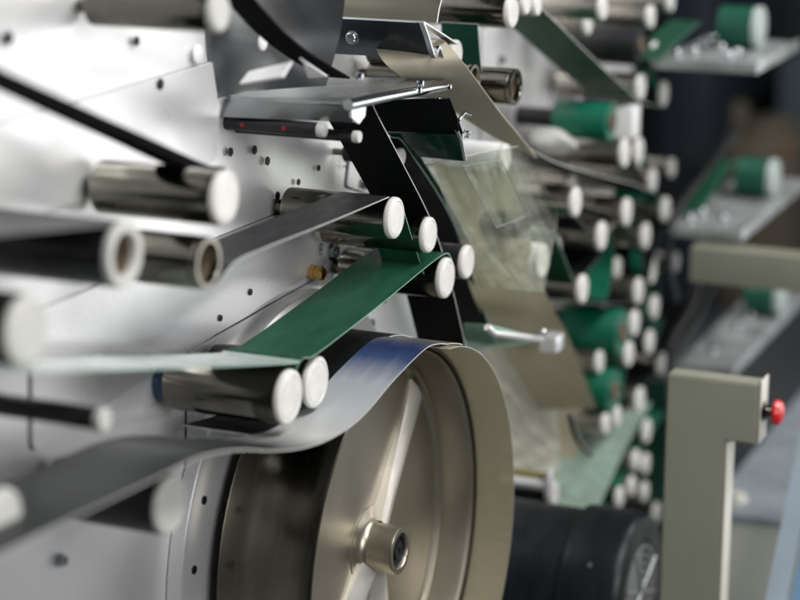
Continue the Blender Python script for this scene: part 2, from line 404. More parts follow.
# rolls of wound material on the far part of the panel
def roll(px, py, d, mt, label, Y=0., L=.085, core=.016):
    c = P(px, py, Y); r = d/2*mpp(c)
    root = thing('material_roll', label, 'roll', (c.x, PY, c.z), 'rolls of web on the far panel'); t1 = PY-Y; t0 = t1-L
    link('web_winding', lathe(bmesh.new(), [(0, t0), (r*.99, t0), (r, t0+.001), (r, t1-.001), (r*.985, t1), (r*.5, t1-.001), (0, t1-.001)], 48), M[mt], root)
    link('core', lathe(bmesh.new(), [(0, t1), (r*.42, t1), (r*.42, t1+.004), (r*.34, t1+.005), (r*.32, t1+.001), (0, t1+.001)], 32), M['bore'], root)
    link('shaft', lathe(bmesh.new(), [(0, 0), (r*.5, 0), (r*.5, t0-.001), (0, t0-.001)], 32), M['blackm'], root)
    return root
roll(640, 45, 36, 'black', 'black roll with brown end near the top beside the green strip', .0)
roll(611, 122, 38, 'vgreen', 'bright green roll on a dark hub below the green strip', .0)
roll(650, 256, 42, 'black', 'black roll under the row of capped rollers left of the grey beam', .02, .10)
roll(622, 332, 46, 'vgreen', 'big bright green roll below the black roll', .0, .095)
roll(614, 391, 44, 'vgreen', 'lower green roll partly behind the cream web', .0, .08)
roll(604, 502, 40, 'vgreen', 'green roll low down behind the motor', .04, .10)

# ------------------------------------------------------------------ machine panel (wall) with plates and fasteners
x0, x1 = P(-250, 300, PY).x, P(628, 230, PY).x
panel = thing('machine_panel', 'tall bright brushed aluminium machine panel that carries all the rollers', 'machine panel', (x0, PY, -1.0))
bm = box(bmesh.new(), (0, 0, 0), (x1-x0, .03, 1.62), .002); link('panel_sheet', bm, M['panel'], panel)
def loc(p): return Vector((p.x-x0, p.y-PY, p.z+1.0))
def rrect(a, b, c, d, rad=.012, n=5):
    """rounded outline in XZ from four corner points (any order round the plate)"""
    q = [Vector((p.x, p.z)) for p in (a, b, c, d)]; out = []
    for i in range(4):
        p, pa, pb = q[i], q[i-1], q[(i+1) % 4]; u, v = (pa-p).normalized(), (pb-p).normalized()
        s, e = p+u*rad, p+v*rad
        for k in range(n+1):
            t = k/n; out.append(((1-t)**2)*s+2*t*(1-t)*p+t*t*e)
    return out
def plate(cs, mt='plate', h=.003, rad=.012):
    pts = rrect(*[loc(P(x, y, PY)) for x, y in cs], rad=rad)
    c = sum(pts, Vector((0, 0)))/len(pts)
    g = [p+(p-c).normalized()*.0032 for p in pts]
    link('plate_gap', prism(bmesh.new(), g, -.0006, .001), M['groove'], panel)
    return link('cover_plate', prism(bmesh.new(), pts, -h, .001, .0008), M[mt], panel, 30)
plate([(30, 312), (330, 192), (336, 256), (30, 452)])
plate([(186, 352), (338, 262), (420, 215), (424, 330), (330, 420), (186, 470)][0:1]+[(415, 222), (420, 330), (186, 500)])
plate([(352, 118), (372, 112), (400, 205), (345, 186)], rad=.004)
plate([(-120, 160), (215, 60), (215, 160), (-120, 262)], 'panel')
plate([(480, 30), (560, -8), (560, 120), (480, 170)], 'panel')
plate([(490, 190), (580, 150), (580, 300), (490, 350)], 'panel')
for x, y, r in ((160, 84, .0045), (95, 184, .009), (230, 152, .004), (267, 161, .004), (277, 196, .004), (254, 150, .004), (136, 41, .004), (8, 38, .005), (332, 251, .0105), (365, 184, .006), (305, 300, .004), (372, 324, .005), (120, 470, .006), (60, 560, .006), (298, 182, .003), (318, 168, .003), (283, 236, .003), (250, 292, .003), (220, 318, .003), (384, 300, .003), (350, 305, .003), (500, 60, .006), (545, 40, .005), (536, 120, .005), (505, 185, .004)):
    screw('screw', loc(P(x, y, PY-.0035)), r, M['polish'] if r > .005 else M['blackm'], panel, .007 if r > .005 else .002)
for x, y in ((197, 54),):
    link('glare_disc', lathe(bmesh.new(), [(0, 0), (.010, 0), (.010, .002), (.008, .003), (0, .003)], 24, loc(P(x, y, PY-.004))), M['white'], panel)  # glare on a shiny screw, built as a white disc
tag(link('glare_disc', lathe(bmesh.new(), [(0, 0), (.009, 0), (.009, .002), (.007, .003), (0, .003)], 24, P(262, 42, .085)), M['white'], None), 'round white disc painted as glare on the grey deflector plate beside the black strip', 'glare disc')  # bright glare spot on the deflector, built as a white disc
bm = lathe(bmesh.new(), [(0, 0), (.0095, 0), (.0095, .006), (.0078, .0065), (.0078, .011), (.0092, .0115), (.0092, .016), (.0075, .0175), (.004, .0175), (.0036, .012), (0, .012)], 6, loc(P(311, 272, PY-.0035)))
link('brass_fitting', bm, M['brass'], panel, 30)
# engraved scale marks on the small plate: numbers 210 / 201 style tick text
def text(s, p, size, mt, parent, rot=(R(90), 0, 0)):
    cu = bpy.data.curves.new('txt', 'FONT'); cu.body = s; cu.size = size; cu.extrude = .0002
    t = bpy.data.objects.new('txt', cu); col.objects.link(t); dg = bpy.context.evaluated_depsgraph_get(); dg.update()
    me = bpy.data.meshes.new_from_object(t.evaluated_get(dg)); bpy.data.objects.remove(t)
    me.materials.clear(); me.materials.append(mt)
    o = bpy.data.objects.new('engraved_number', me); col.objects.link(o); o.parent = parent; o.location = p; o.rotation_euler = rot
    return o
text('210', loc(P(346, 170, PY-.0045)), .013, M['blackm'], panel, (R(90), R(-72), 0))
text('201', loc(P(362, 190, PY-.0045)), .013, M['blackm'], panel, (R(90), R(-72), 0))
text('102', loc(P(322, 256, PY-.0045)), .011, M['blackm'], panel, (R(90), R(-80), 0))

# ------------------------------------------------------------------ webs, near part
web('web', 'narrow dark grey web running down left from the sharp upper roller', [(389, 197), (330, 222), (262, 249), (238, 260), (226, 272), (214, 287), (198, 289)], .062, 'gweb', 'edge', .004)
web('web', 'wide green web running from the sharp lower roller down to the left', [(452, 259), (441, 256), (380, 305), (318, 353), (304, 358), (297, 368), (296, 378)], .088, 'green', 'gedge', n=10)
web('web', 'wide green web continuing level to the left, coloured pale for its grazing sheen', [(300, 361), (285, 364), (150, 369), (-40, 374)], .09, 'paleg', 'gedge')  # grazing sheen of the green belt put into a pale colour
web('web', 'short green web hanging behind the sharp upper roller cap', [(402, 204), (412, 238), (424, 274)], .05, 'green', 'gedge', .012)
web('web', 'broad black web dropping from under the shelf to the drum', [(372, 100), (376, 112), (402, 162), (430, 218), (447, 268), (462, 330), (466, 352), (468, 390)], .066, 'bweb', 'edge', .012)
web('web', 'second black web with green edge lines right of the broad black one', [(399, 138), (410, 152), (452, 220), (488, 322), (496, 345)], .05, 'bweb', 'gedge', .055)
web('web', 'green-edged narrow black web behind the second black one', [(404, 132), (418, 152), (462, 226), (492, 300)], .022, 'dgreen', 'gedge', .065)
web('web', 'narrow dark strip crossing the upper left panel edge-on down to a roller', [(225, 171), (205, 168), (150, 143), (80, 111), (0, 74), (-60, 47)], .030, 'matte', 'matte', .045, th=.008)
web('web', 'black web strip descending from the top edge to the polished shelf', [(246, -12), (262, 8), (285, 33), (312, 55), (350, 78)], .034, 'matte', 'matte', .03, th=.002)
web('web', 'grey-green web entering over the thick pale ring roller from the left', [(135, 226), (122, 222), (100, 226), (30, 232), (-60, 240)], .13, 'gweb', 'dedge', .006)
web('web', 'black web looping over the top of the drum under the green web', [(440, 346), (420, 341), (402, 340), (365, 366), (330, 394), (300, 420), (255, 436)], .085, 'bweb', 'edge', .03)
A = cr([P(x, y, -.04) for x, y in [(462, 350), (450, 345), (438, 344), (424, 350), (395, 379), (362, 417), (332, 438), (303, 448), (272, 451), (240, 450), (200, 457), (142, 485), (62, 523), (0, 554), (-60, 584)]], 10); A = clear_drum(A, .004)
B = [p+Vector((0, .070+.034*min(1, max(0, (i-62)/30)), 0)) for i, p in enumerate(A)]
tag(link('web', ruled(bmesh.new(), A, B), [M['print'], M['edge']], None, 50), 'glossy web with painted blue and silver glare leaving the drum and sweeping down left', 'web', 'webs running between the rollers')  # its blue and silver are reflections painted into the colour ramp
# ------------------------------------------------------------------ cream webs and clear films
sheet('paper_web', 'cream paper web fanning down from the shelf to a sharp tip', [(444, 40, .0), (466, 66, -.03), (500, 112, -.03), (520, 136, -.03), (537, 158, -.03)], [(372, 40, .09), (388, 66, .05), (438, 100, .04), (486, 132, .01), (534, 157, -.027)], 'tan', 'tan', group='cream webs', cat='paper web')
sheet('clear_film', 'crinkled clear plastic film hanging between the cream webs', [(518, 146, -.03), (535, 170, -.03), (556, 212, -.03), (551, 252, -.03), (543, 292, -.03)], [(424, 163, .02), (438, 184, .02), (455, 228, .02), (470, 258, .02), (482, 288, .015)], 'film', 'edge', .0012, 12, .0010, None, 'plastic film', 14)
sheet('clear_film', 'smaller folded piece of clear film lying over the crinkled one', [(501, 160, -.042), (512, 182, -.044), (526, 216, -.042)], [(462, 166, -.03), (476, 192, -.03), (496, 228, -.03)], 'film', 'edge', .0012, 8, .0006, None, 'plastic film', 8)
sheet('paper_web', 'long cream web running down right behind the clear film to the green rolls', [(506, 140, .03), (520, 200, .02), (543, 286, 0), (566, 332, 0), (582, 370, 0), (596, 408, 0)], [(430, 150, .12), (448, 215, .09), (470, 287, .06), (482, 314, .06), (502, 348, .06), (540, 410, .055)], 'tanfilm', 'edge', group='cream webs', cat='paper web')
sheet('milky_film', 'wrinkled milky film hanging below the acrylic guide right of the drum', [(548, 342, .05), (556, 400, .05), (560, 450, .05), (556, 478, .05)], [(478, 338, .10), (494, 400, .10), (500, 440, .10), (500, 474, .10)], 'film2', 'edge', .0006, 10, .0012, None, 'plastic film', 10)
sheet('milky_film', 'pale green film strip slanting from the white caps down to the motor', [(652, 402, -.01), (625, 450, -.01), (600, 505, -.01), (588, 530, -.01)], [(585, 412, .06), (560, 455, .06), (536, 500, .06), (525, 520, .06)], 'greenfilm', 'edge', .0006, 8, .0008, None, 'plastic film', 10)
sheet('milky_film', 'narrow yellowish film behind the milky one', [(585, 378, .04), (582, 425, .04), (575, 470, .04)], [(552, 368, .07), (552, 420, .07), (548, 462, .07)], 'tanfilm', 'edge', .0006, 6, .0008, None, 'plastic film', 6)

# ------------------------------------------------------------------ webs, far part
G2 = 'webs on the far part of the panel'
web('web', 'wide green strip slanting down right across the white far panel', [(540, 7), (562, 28), (610, 74), (641, 100), (648, 104)], .075, 'green', 'edge', .0, group=G2)
web('web', 'short green web between two white caps right of the green strip', [(644, 42), (652, 68), (663, 100), (664, 106), (642, 103)], .03, 'vgreen', 'gedge', .004, group=G2)
web('web', 'dark green web behind the open tube near the top', [(478, 24), (479, 40), (482, 72)], .05, 'dgreen', 'edge', .02, group=G2)
web('web', 'grey web line sloping down right above the row of capped rollers', [(528, 148), (560, 164), (610, 178), (634, 184), (648, 190)], .06, 'gweb', 'edge', .0, group=G2)
web('web', 'black web between the grey web line and the row of rollers', [(556, 196), (600, 210), (660, 220)], .07, 'bweb', 'dedge', .015, group=G2)
web('web', 'narrow green web hanging right of the clear film', [(554, 232), (566, 262), (582, 302)], .045, 'green', 'gedge', .006, group=G2)
web('web', 'grey web under the row of rollers above the big green roll', [(558, 300), (600, 304), (640, 302)], .07, 'gweb', 'dedge', .01, group=G2)
web('web', 'green web running vertically beside the black roll', [(643, 222), (642, 262), (648, 300), (634, 340)], .02, 'vgreen', 'gedge', .006, group=G2)
web('web', 'long black web running diagonally behind the caps by the middle tray', [(722, 148), (690, 188), (662, 232), (648, 286), (640, 336)], .06, 'bweb', 'dedge', -.005, group=G2)
web('web', 'grey web slanting down left in front of the lower tray', [(716, 285), (700, 318), (682, 345), (664, 380)], .045, 'gweb', 'edge', -.01, group=G2)
web('web', 'dark web slanting from the lower tray to the lower caps', [(690, 300), (668, 352), (640, 392), (606, 432)], .06, 'bweb', 'dedge', .006, group=G2)
web('web', 'bright green web slanting past the lower white caps', [(664, 412), (640, 450), (612, 500), (600, 530)], .03, 'vgreen', 'gedge', .012, group=G2)
web('web', 'green web beyond the caps left of the lower tray', [(664, 318), (655, 344), (640, 378), (622, 404)], .03, 'vgreen', 'gedge', .03, group=G2)
web('web', 'bright green web joining the big green roll to the lower one', [(621, 316), (626, 358), (618, 410)], .072, 'vgreen', 'gedge', .012, group=G2)
web('web', 'bright green web hanging between the rollers left of the black roll', [(608, 222), (614, 262), (606, 300)], .05, 'vgreen', 'gedge', .03, group=G2)
web('web', 'black web weaving through the rollers right of the clear film', [(576, 217), (601, 250), (585, 274), (566, 300)], .09, 'bweb', 'dedge', .015, group=G2)
web('web', 'dark green web running down right of the black roll to the beam end', [(628, 226), (648, 256), (660, 290), (650, 330)], .05, 'dgreen', 'gedge', .02, group=G2)
web('web', 'bright green web behind the pair of caps below the white block', [(634, 138), (648, 166), (642, 200)], .05, 'vgreen', 'gedge', .02, group=G2)
web('web', 'grey web sloping from the lower green roll towards the motor', [(636, 404), (604, 446), (578, 486)], .05, 'gweb', 'edge', .03, group=G2)
web('web', 'green web at the left of the middle tray end', [(706, 170), (690, 192), (668, 210), (655, 190)], .03, 'vgreen', 'gedge', .004, group=G2)
web('web', 'black cable-like strip curving under the yellowish film', [(572, 414), (580, 440), (594, 456)], .008, 'bweb', 'dedge', -.01, group=G2, th=.004)
web('web', 'dark web sheet behind the caps beside the beige post', [(668, 380), (668, 440), (664, 520), (662, 560)], .05, 'dgreen', 'dedge', .03, group=G2)

# ------------------------------------------------------------------ drum
hc = P(401, 551, 0); RD = (P(424, 343, 0)-hc).length
drum = thing('large_drum', 'large steel drum with recessed spoked face and central hub', 'drum', (hc.x, PY, hc.z))
t1 = PY
link('shell', lathe(bmesh.new(), [(RD*.90, .036), (RD*.995, .036), (RD, .038), (RD, t1-.003), (RD*.997, t1-.0005), (RD*.985, t1+.0005), (RD*.978, t1-.0005), (RD*.976, t1-.030), (RD*.90, t1-.060)], 160), M['drum'], drum)
link('front_rim', lathe(bmesh.new(), [(RD*.974, t1-.046), (RD*.974, t1-.004), (RD*.966, t1-.0025), (RD*.958, t1-.004), (RD*.950, t1-.008), (RD*.925, t1-.043), (RD*.915, t1-.046), (RD*.905, t1-.042), (RD*.892, t1-.042), (RD*.885, t1-.046), (RD*.875, t1-.048), (RD*.875, t1-.058), (RD*.974, t1-.058)], 160), M['drumface'], drum, 24)
link('web_disc', lathe(bmesh.new(), [(0, t1-.062), (RD*.872, t1-.062), (RD*.872, t1-.047), (RD*.70, t1-.046), (RD*.3, t1-.044), (0, t1-.044)], 120), M['drumface'], drum, 24)
hr = 25*mpp(hc)
hub = link('hub', lathe(bmesh.new(), [(0, t1-.056), (hr*1.7, t1-.056), (hr*1.62, t1-.043), (hr*1.25, t1-.041), (hr*1.06, t1-.036), (hr, t1-.030), (hr, t1-.003), (hr*.96, t1-.0005), (hr*.74, t1-.0005), (hr*.70, t1-.002), (hr*.69, t1-.009), (0, t1-.009)], 64), M['drumface'], drum)
link('bearing', lathe(bmesh.new(), [(0, t1-.0085), (hr*.67, t1-.0085), (hr*.67, t1-.004), (hr*.60, t1-.003), (hr*.56, t1-.006), (hr*.40, t1-.006), (hr*.38, t1-.0025), (hr*.12, t1-.0025), (hr*.10, t1-.006), (0, t1-.006)], 40), M['blackm'], hub)
for deg in (47, 167, 224):
    a = R(deg); bm = bmesh.new(); d = Vector((math.sin(a), 0, math.cos(a))); s = Vector((math.cos(a), 0, -math.sin(a)))
    sec = []
    for q, wd, ft in ((hr*.92, .016, -.026), (RD*.30, .020, -.030), (RD*.60, .026, -.036), (RD*.86, .032, -.041)):
        c = d*q; sec.append([bm.verts.new(c+s*x+Vector((0, -(t1+t), 0))) for x, t in ((-wd, -.050), (-wd, ft-.004), (-wd*.5, ft), (wd*.1, ft-.001), (wd, ft-.010), (wd, -.050))])
    for A, B in zip(sec, sec[1:]):
        for i in range(6): bm.faces.new((A[i], A[(i+1) % 6], B[(i+1) % 6], B[i]))
    link('spoke', bm, M['spoke'], drum, 25)
gd = thing('guard_ring', 'pale aluminium ring plate behind the large drum', 'ring plate', (hc.x, PY, hc.z))
link('ring_plate', lathe(bmesh.new(), [(RD*.86, .0), (RD*1.19, .0), (RD*1.2, .002), (RD*1.2, .018), (RD*1.19, .020), (RD*.86, .020)], 160), M['plate'], gd)
for a in (-62, -78, -100, -40):
    screw('screw', Vector((math.sin(R(a))*RD*1.1, -.020, math.cos(R(a))*RD*1.1)), .004, M['blackm'], gd, .002)
# tan web wrapped round the right-hand side of the drum, standing proud of its face
def arc(rad, a0, a1, y, n=48): return [Vector((hc.x+math.sin(R(a0+(a1-a0)*i/n))*rad, y, hc.z+math.cos(R(a0+(a1-a0)*i/n))*rad)) for i in range(n+1)]
tag(link('tan_web', ruled(bmesh.new(), arc(RD*1.006, 6, 128, -.050), arc(RD*1.006, 6, 128, .10), .0008, 10), [M['tanfilm'], M['edge']], None, 50), 'translucent tan web wrapped round the right side of the drum', 'web', 'webs running between the rollers')

# ------------------------------------------------------------------ motor
mc = P(640, 592, -.16); mr = 80*mpp(mc); ml = .26
mot = thing('motor', 'blue-black electric motor with ribbed fan cowl below the caps', 'motor', (mc.x, mc.y+ml, mc.z-mr))
def L2(p): return (0, 0, mr)
link('body', lathe(bmesh.new(), [(0, 0), (mr*.90, 0), (mr*.93, .004), (mr*.93, ml-.088), (0, ml-.088)], 96, (0, 0, mr)), M['motor'], mot)
cowl = link('fan_cowl', lathe(bmesh.new(), [(mr*.90, ml-.087), (mr*.985, ml-.087), (mr, ml-.084), (mr, ml-.014), (mr*.985, ml-.006), (mr*.95, ml-.001), (mr*.90, ml), (mr*.66, ml), (mr*.64, ml-.003), (0, ml-.003)], 96, (0, 0, mr)), M['motor'], mot)
bm = bmesh.new()
for q in (.16, .26, .36, .46, .56): lathe(bm, [(mr*q, ml-.0025), (mr*q, ml+.0015), (mr*(q+.045), ml+.0015), (mr*(q+.045), ml-.0025)], 64, (0, 0, mr))
for k in range(4):
    a = R(45*k+20); d = Vector((math.sin(a), 0, math.cos(a)))*mr*.63; o = Vector((0, -ml-.0018, mr))
    tube(bm, [o-d, o+d], .0022, 8)
link('fan_grille', bm, mat('grey_grille', (.34, .35, .36), .3, .4), cowl, 40)
screw('screw', Vector((-mr*.80, -ml+.045, mr+mr*.605)), .003, M['polish'], mot, .002, axis='x')

# ------------------------------------------------------------------ beige post with red stop knob
YL = -.20; pa = P(667, 374, YL); Xp = pa.x; k = mpp(pa)
wp = (58*k)/math.cos(TH)*.985; wa = (87*k)/math.cos(TH)*.985; arm = 62*k; dep = .034
post = thing('control_post', 'beige L-shaped sheet metal control post with red stop knob right of the motor', 'post', (Xp, YL, -1.0))
def lp(x, y, z): return (x-Xp, y-YL, z+1.0)
zt = pa.z
bm = bmesh.new(); q = [(0, 0), (0, zt+1.0), (wa, zt+1.0), (wa, zt-arm+1.0), (wp, zt-arm+1.0), (wp, 0)]
prism(bm, q, 0, dep, .0025)
for v in bm.verts: v.co = Vector((v.co.y, -v.co.x, v.co.z))
bmesh.ops.recalc_face_normals(bm, faces=bm.faces)
link('column', bm, M['beige'], post, 30)
link('side_panel', box(bmesh.new(), lp(Xp+.004, YL-wa-.003, zt-arm+.001), lp(Xp+dep+.007, YL-wa-.0008, zt+.004), .0008), M['cream'], post, 30)
link('side_strip', box(bmesh.new(), lp(Xp+.002, YL-wp-.003, -.98), lp(Xp+dep+.006, YL-wp-.0008, zt-arm-.004), .0008), M['cream'], post, 30)
kp = Vector(lp(Xp+dep*.5, YL-wa-.003, zt-30*k))
knob = link('stop_knob', lathe(bmesh.new(), [(0, .0125), (.011, .0125), (.0165, .015), (.0175, .019), (.015, .024), (.008, .027), (0, .0275)], 32, kp), M['red'], post)
knob['label'] = 'red mushroom stop knob on the side of the post'
link('collar', lathe(bmesh.new(), [(0, 0), (.013, 0), (.013, .004), (.010, .005), (.008, .012), (0, .012)], 32, kp), M['steel'], knob)

# ------------------------------------------------------------------ top-left guards, shelf and sensor bars
hood = thing('guard_hood', 'polished curved guard hood at the top edge with blue-grey lower flap', 'guard hood', P(436, 22, -.005))
o0 = hood.location
def hp(x, y, Y): return P(x, y, Y)-o0
def ext(name, pts, mt, y0=-.005, w=.165, th=.003):
    A = cr([P(x, y, y0)-o0 for x, y in pts], 6); B = [p+Vector((0, w, 0)) for p in A]
    return link(name, ruled(bmesh.new(), A, B, th), [mt, M['polish']], hood, 40)
ext('curved_top', [(452, -34), (446, -14), (440, 6), (437, 23)], M['olive'])
ext('lower_flap', [(420, 22), (428, 42), (437, 59)], M['hood'], .002, .165)
ext('end_bracket', [(424, 22), (429, 36), (436, 57), (440, 47), (444, 58)], M['polish'], -.008, .006, .003)
ext('bracket_arm', [(424, 22), (440, 32), (458, 44)], M['polish'], -.006, .01, .002)
pc = hp(354, 37, .07); screw('screw', pc+Vector((-.004, 0, 0)), .006, M['polish'], hood, .006, False, 'x')
pc = hp(299, 38, .13); screw('screw', pc+Vector((-.004, 0, 0)), .006, M['polish'], hood, .006, False, 'x')
# second plate under the hood, slanted
sheet('deflector_plate', 'smoky grey curved deflector plate at upper left beside the black strip', [(346, -14, .03), (340, 34, .04), (326, 86, .05)], [(206, -14, .1490), (206, 40, .1490), (214, 100, .1490)], 'smoke', 'smoke', .0015, 8, cat='plate', across=20, bow=.085)
sheet('bright_plate', 'small plate painted white as lamp glare beside the black strip above the shelf', [(292, 62, .01), (283, 77, .01)], [(249, 72, .075), (240, 84, .075)], 'white', 'white', .002, 4, cat='plate')  # lamp reflection on this plate put into its white colour
sheet('bright_plate', 'white triangular tab right of the black strip end above the shelf', [(300, 58, .015), (327, 76, .015)], [(302, 60, .014), (308, 77, .03)], 'white', 'white', .002, 4, cat='plate')
shelf = thing('polished_shelf', 'polished metal shelf with rolled front lip across the upper middle', 'shelf', P(350, 105, 0))
o0 = shelf.location.copy()
A = [P(225, 97, .147)-o0, P(350, 104, 0)-o0]; B = [P(332, 78, .147)-o0, P(446, 80, 0)-o0]
link('shelf_top', ruled(bmesh.new(), cr(A, 6), cr(B, 6), .003), [M['shelf'], M['polish']], shelf)
A = [P(225, 99, .147)-o0, P(350, 106, 0)-o0]; B = [P(222, 117, .147)-o0, P(354, 122, 0)-o0]
link('shelf_flange', ruled(bmesh.new(), cr(A, 6), cr(B, 6), .002), [M['smoke'], M['polish']], shelf)
link('rolled_lip', tube(bmesh.new(), [P(348, 105, -.003)-o0, P(380, 98, -.003)-o0, P(416, 91, -.003)-o0, P(446, 85, -.003)-o0], .006, 16), M['polish'], shelf)
for x, y in ((418, 83), (416, 90), (446, 86), (357, 76)):
    link('rivet', lathe(bmesh.new(), [(0, 0), (.004, 0), (.004, .005), (.003, .007), (0, .0075)], 16, P(x, y, -.004)-o0), M['polish'], shelf)
link('hanger', prism(bmesh.new(), [((P(x, y, -.002)-o0).x, (P(x, y, -.002)-o0).z) for x, y in ((352, 104), (367, 106), (366, 116), (360, 124), (353, 118))], -.001, .002), M['plate'], shelf)
def bar(px, py, r, Yf, label, led):
    c = P(px, py, Yf); L = PY-Yf
    t = thing('sensor_bar', label, 'sensor bar', (c.x, PY, c.z), 'sensor bars under the shelf')
    link('rod', lathe(bmesh.new(), [(0, 0), (r, 0), (r, L-.008), (0, L-.008)], 28), M['blackm'], t)
    link('end_sleeve', lathe(bmesh.new(), [(0, L-.0075), (r*1.02, L-.0075), (r*1.04, L-.0065), (r*1.04, L-.001), (r*.95, L), (0, L)], 28), M['greycap'], t)
    for q in led:
        link('indicator', lathe(bmesh.new(), [(0, 0), (.0022, 0), (.0022, .001), (0, .0015)], 12, (-r*.98, -q*L, 0), 'x'), M['led'], t)
bar(325, 130, 7*.00113, .03, 'upper black sensor bar with grey sleeve and red indicators under the shelf', (.2, .62))
bar(360, 137, 5.6*.00113, .0, 'lower black sensor bar with white tip and red indicators under the shelf', (.3, .7))
bar(106, 420, .010, .0, 'blurred dark bar reaching out of the panel at the left edge', ())
# dark splash box with green lower plate
bx = thing('splash_plate', 'black and dark green splash plate with steel clip under the shelf', 'splash plate', P(463, 132, -.02))
o0 = bx.location.copy()
def quad(name, a, b, m0, par, th=.002, m1='polish'):
    A = cr([P(*p)-o0 for p in a], 4); B = cr([P(*p)-o0 for p in b], 4)
    return link(name, ruled(bmesh.new(), A, B, th), [M[m0], M[m1]], par)
quad('upper_plate', [(450, 98, -.022), (463, 133, -.022)], [(368, 101, .07), (386, 131, .07)], 'bweb', bx)
quad('lower_plate', [(462, 134, -.022), (465, 161, -.022)], [(386, 132, .07), (413, 156, .06)], 'dgreen', bx)
link('steel_clip', tube(bmesh.new(), [P(x, y, -.025)-o0 for x, y in ((470, 115), (464, 113), (459, 120), (457, 131), (461, 140), (465, 160))], .0022, 10), M['polish'], bx)
screw('screw', P(465, 134, -.027)-o0, .0045, M['polish'], bx)

# acrylic guide with steel edge right of the drum top
ag = thing('acrylic_guide', 'small green-tinted acrylic guide with steel edge bar right of the drum', 'guide', P(547, 340, -.01)); o0 = ag.location.copy()
quad('acrylic_plate', [(487, 325, .0), (545, 340, -.015)], [(464, 324, .05), (466, 350, .05)], 'clear', ag, .003, 'gedge')
link('edge_bar', tube(bmesh.new(), [P(487, 327, -.002)-o0, P(493, 333, -.006)-o0, P(540, 339, -.016)-o0], .0048, 8), M['plate'], ag)
bm = box(bmesh.new(), P(552, 341, -.012)-o0-Vector((.016, .012, .013)), P(552, 341, -.012)-o0+Vector((.016, .012, .010)), .002); link('end_block', bm, M['plate'], ag, 30)
screw('pivot_screw', P(541, 332, -.022)-o0, .0045, M['polish'], ag)

st = thing('steel_fork', 'small steel shaft and fork plate between tan web and motor', 'fork', P(549, 478, .02)); o0 = st.location.copy()
link('shaft', lathe(bmesh.new(), [(0, 0), (.008, 0), (.008, .075), (0, .075)], 24, P(549, 486, .02)-o0+Vector((0, .075, 0))), M['plate'], st)
link('fork_plate', box(bmesh.new(), P(549, 478, .02)-o0-Vector((.010, .004, .030)), P(549, 478, .02)-o0+Vector((.010, .004, .014)), .002), M['plate'], st)
link('yellow_tube', lathe(bmesh.new(), [(0, 0), (.005, 0), (.005, .08), (0, .08)], 16, P(545, 476, .03)-o0+Vector((0, .08, 0))), M['yellow'], st)
roller(554, 494, 26, 'small white-capped roller beside the steel fork just above the motor', .02, 'dark', group='far rollers along the machine panel')

tag(link('white_block', box(bmesh.new(), P(637, 121, .0)-Vector((.02, .0, .026)), P(637, 121, .0)+Vector((.02, .038, .024)), .004), M['white'], None, 30), 'white block beside the bright green roll under the green strip', 'block')
# crumpled white wipes/plastic lump under green roll
bm = bmesh.new(); bmesh.ops.create_icosphere(bm, subdivisions=4, radius=.025)
from mathutils import noise
for v in bm.verts: v.co = Vector((v.co.x, v.co.y*1.5, v.co.z*.8))*(1+.30*noise.noise(v.co*40)+.06*noise.noise(v.co*90)) + P(553, 141, .08)
tag(link('plastic_bundle', bm, M['greycap'], None, 60), 'crumpled white plastic bundle left of the bright green roll', 'bundle')

# ------------------------------------------------------------------ trays on the far side of the machine
def tray(nl, nr, fr, label, rolls):
    """nl, nr: near left and near right corners, fr: far right corner (photo coordinates); flat on one level"""
    a = P(*nl, -.01); k = (nr[0]-nl[0])*mpp(a)/math.cos(TH); Y1 = -.01-k
    z = P(*nr, Y1).z; a.z = z; X1 = P(*fr, Y1).x
    # far corner on the same level: intersect the ray with that level instead
    r = ray(*fr); q = CAM+r*((z-CAM.z)/r.z) if r.z < 0 else P(*fr, Y1); X1 = min(max(q.x, a.x+.25), a.x+.75)
    t = thing('side_tray', label, 'tray', (a.x, -.01, z), 'trays on the far machine')
    w = k; l = X1-a.x
    link('tray_board', box(bmesh.new(), (0, -w, -.010), (l, 0, 0), .0015), M['tray'], t, 30)
    link('tray_lip', box(bmesh.new(), (-.004, -w-.004, -.014), (l, -w-.0005, .006), .001), M['tray'], t, 30)
    link('front_lip', box(bmesh.new(), (-.0045, -w-.0035, -.0138), (-.0005, 0, .003), .001), M['tray'], t, 30)
    for i in range(9):
        link('stud', lathe(bmesh.new(), [(0, .0002), (.008, .0002), (.008, .008), (.006, .011), (0, .011)], 16, (random.uniform(.05, l-.05), -random.uniform(.02, w-.02), 0), 'z'), M['polish'], t)
    return t, a.x, z, w, l
trs = [tray((655, 57), (748, 69), (806, 42), 'uppermost metal side tray with a green roll, top right corner', 0),
       tray((668, 240), (735, 238), (792, 178), 'middle metal side tray with small studs above the grey beam', 0),
       tray((676, 372), (728, 374), (786, 286), 'lower metal side tray behind the beige post top', 0)]
for (t, X, Z, w, l), lab, px, d in zip(trs, ('green roll with pale end on the uppermost side tray', 'green roll with pale end on the middle side tray', 'green roll with pale end on the lower side tray'), ((752, 18), (746, 172), (742, 300)), (38, 40, 36)):
    r0 = .034; x = X+l*.62
    rt = thing('tray_roll', lab, 'roll', (x, -w*.42, Z), 'green rolls on the trays')
    link('winding', lathe(bmesh.new(), [(0, 0), (r0, 0), (r0, .055), (0, .055)], 40, (0, 0, r0)), M['rgreen'], rt)
    link('pale_end', lathe(bmesh.new(), [(0, .0555), (r0, .0555), (r0*1.02, .057), (r0*1.02, .066), (r0*.9, .068), (0, .068)], 40, (0, 0, r0)), M['paleg'], rt)
